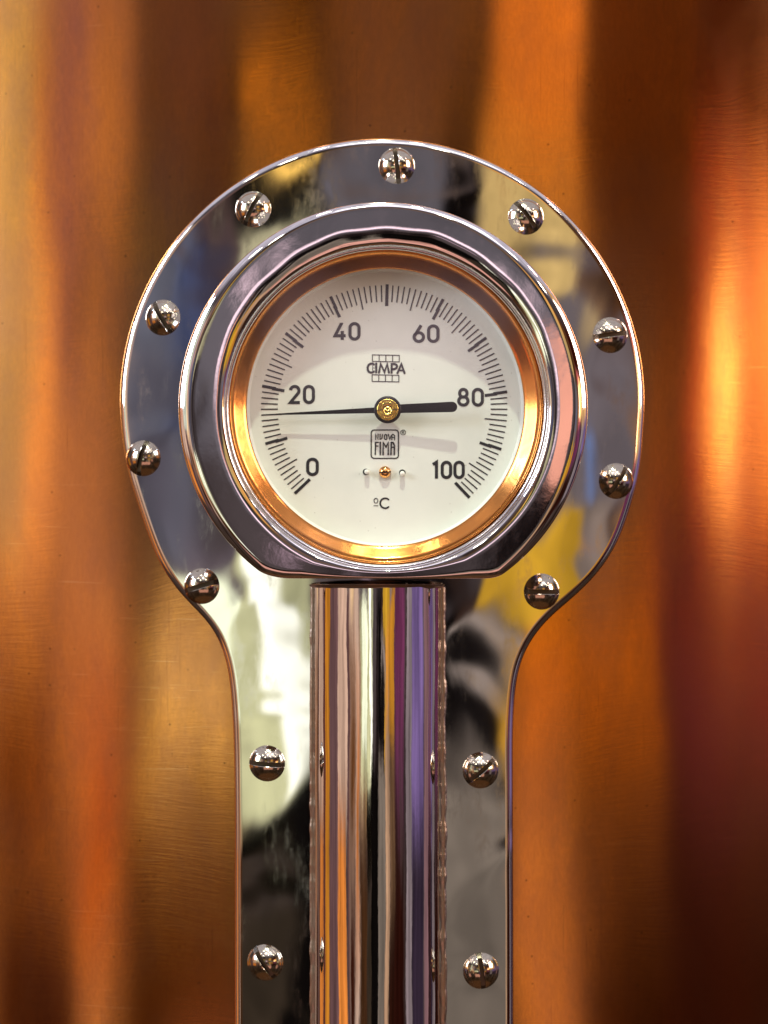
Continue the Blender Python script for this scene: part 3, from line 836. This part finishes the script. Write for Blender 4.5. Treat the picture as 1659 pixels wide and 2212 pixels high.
hub = part('hub', lathe('hub', [(23.3, PD + 1), (23.3, PD + 6), (22.6, PD + 7), (18, PD + 7), (17.4, PD + 6.6), (16.8, PD + 7), (8, PD + 7.2), (7.6, PD + 6.4), (6.8, PD + 6.4), (6.4, PD + 7.2), (0.3, PD + 7.4)], PC, M_brass, kd=PD, n=96, cap=True), pointer)
part('spindle', lathe('spindle', [(13, DZ), (13, PD - 2)], PC, M_dark, kd=DZ, n=32), pointer)
slot_me = bar('slot', (PC[0] - 23, PC[1] + 0.8), (PC[0] + 23, PC[1] - 0.8), 1.4, 1.4, PD + 7.3, PD + 7.3, 0.25, M_gasket)
part('hub_slot', slot_me, hub)
part('hub_pip', lathe('hub_pip', [(4.6, PD + 7.2), (4.4, PD + 8.6), (3.2, PD + 8.8), (2.6, PD + 7.7), (0.2, PD + 7.6)], PC, M_brass, kd=PD, n=40, cap=True), hub)

# ---- the stem tube below
TC, TR, TD = 814.3, 135.3, 28.0
vs = []; NA = 72; ys = [1262 + i * 14 for i in range(78)]
for y in ys:
    for j in range(NA + 1):
        a_ = math.pi * j / NA
        kk = K(TD)
        rr = TR * (1 + 0.0035 * (noise.noise(Vector((y * 0.004, a_ * 1.3, 3))) ))
        vs.append(((TC - CX - rr * math.cos(a_)) * S * kk, -(TD + rr * math.sin(a_)) * S, (CY - y) * S * kk))
part('stem_tube', mesh('stem_tube', vs, flip(grid_faces(len(ys), NA + 1)), M_tube))
# ---- welds: ground beads left along both sides of the tube and under the collar
def bead(name, pts, rad=7.0, step=3.0):
    """one run of weld, laid as overlapping ripples: a swept, uneven half-round"""
    vs = []; n_s = 9; rows = 0; run = 0.0; seed = rnd.uniform(0, 90)
    for (x0_, y0_, d0), (x1_, y1_, d1) in zip(pts, pts[1:]):
        L = math.sqrt((x1_ - x0_) ** 2 + (y1_ - y0_) ** 2 + (d1 - d0) ** 2); n_ = max(1, int(L / step))
        t3 = Vector((x1_ - x0_, -(d1 - d0), -(y1_ - y0_))).normalized()
        up = Vector((0, -1, 0)) if abs(t3.z) > 0.9 else Vector((0, 0, -1))
        side = t3.cross(up).normalized()
        for i in range(n_):
            f = i / n_; q = run + f * L
            P_ = W(x0_ + (x1_ - x0_) * f, y0_ + (y1_ - y0_) * f, d0 + (d1 - d0) * f)
            wob = noise.noise(Vector((q * 0.021, seed, 0))) * 2.2
            saw = (q / 11.0 + 0.6 * noise.noise(Vector((q * 0.03, seed, 5)))) % 1.0
            r_ = rad * (1 + 0.30 * noise.noise(Vector((q * 0.035, seed, 9))) + 0.05 * (saw - 0.5))
            for k in range(n_s):
                a_ = math.pi * k / (n_s - 1)
                rr = r_ * (1 + 0.04 * noise.noise(Vector((q * 0.12, k * 0.5, seed))))
                vs.append(P_ + (side * (math.cos(a_) * rr * 1.1 + wob) + up * (math.sin(a_) * rr * 0.75)) * S)
            rows += 1
        run += L
    me = mesh(name, vs, grid_faces(rows, n_s), M_weld)
    bm = bmesh.new(); bm.from_mesh(me); bmesh.ops.recalc_face_normals(bm, faces=bm.faces[:]); bm.to_mesh(me); bm.free()
    return part(name, me)
bead('weld_seam', [(676, 1268, 30), (675, 1800, 27), (676, 2330, 27)], rad=5.5)
bead('weld_seam', [(955, 1268, 30), (957, 1800, 27), (957, 2330, 27)], rad=7.0)
arcpts = [(TC - 138 * math.cos(math.pi * i / 20), 1262, 26 + 138 * math.sin(math.pi * i / 20)) for i in range(1, 20)]
bead('weld_seam', arcpts, rad=10.0)
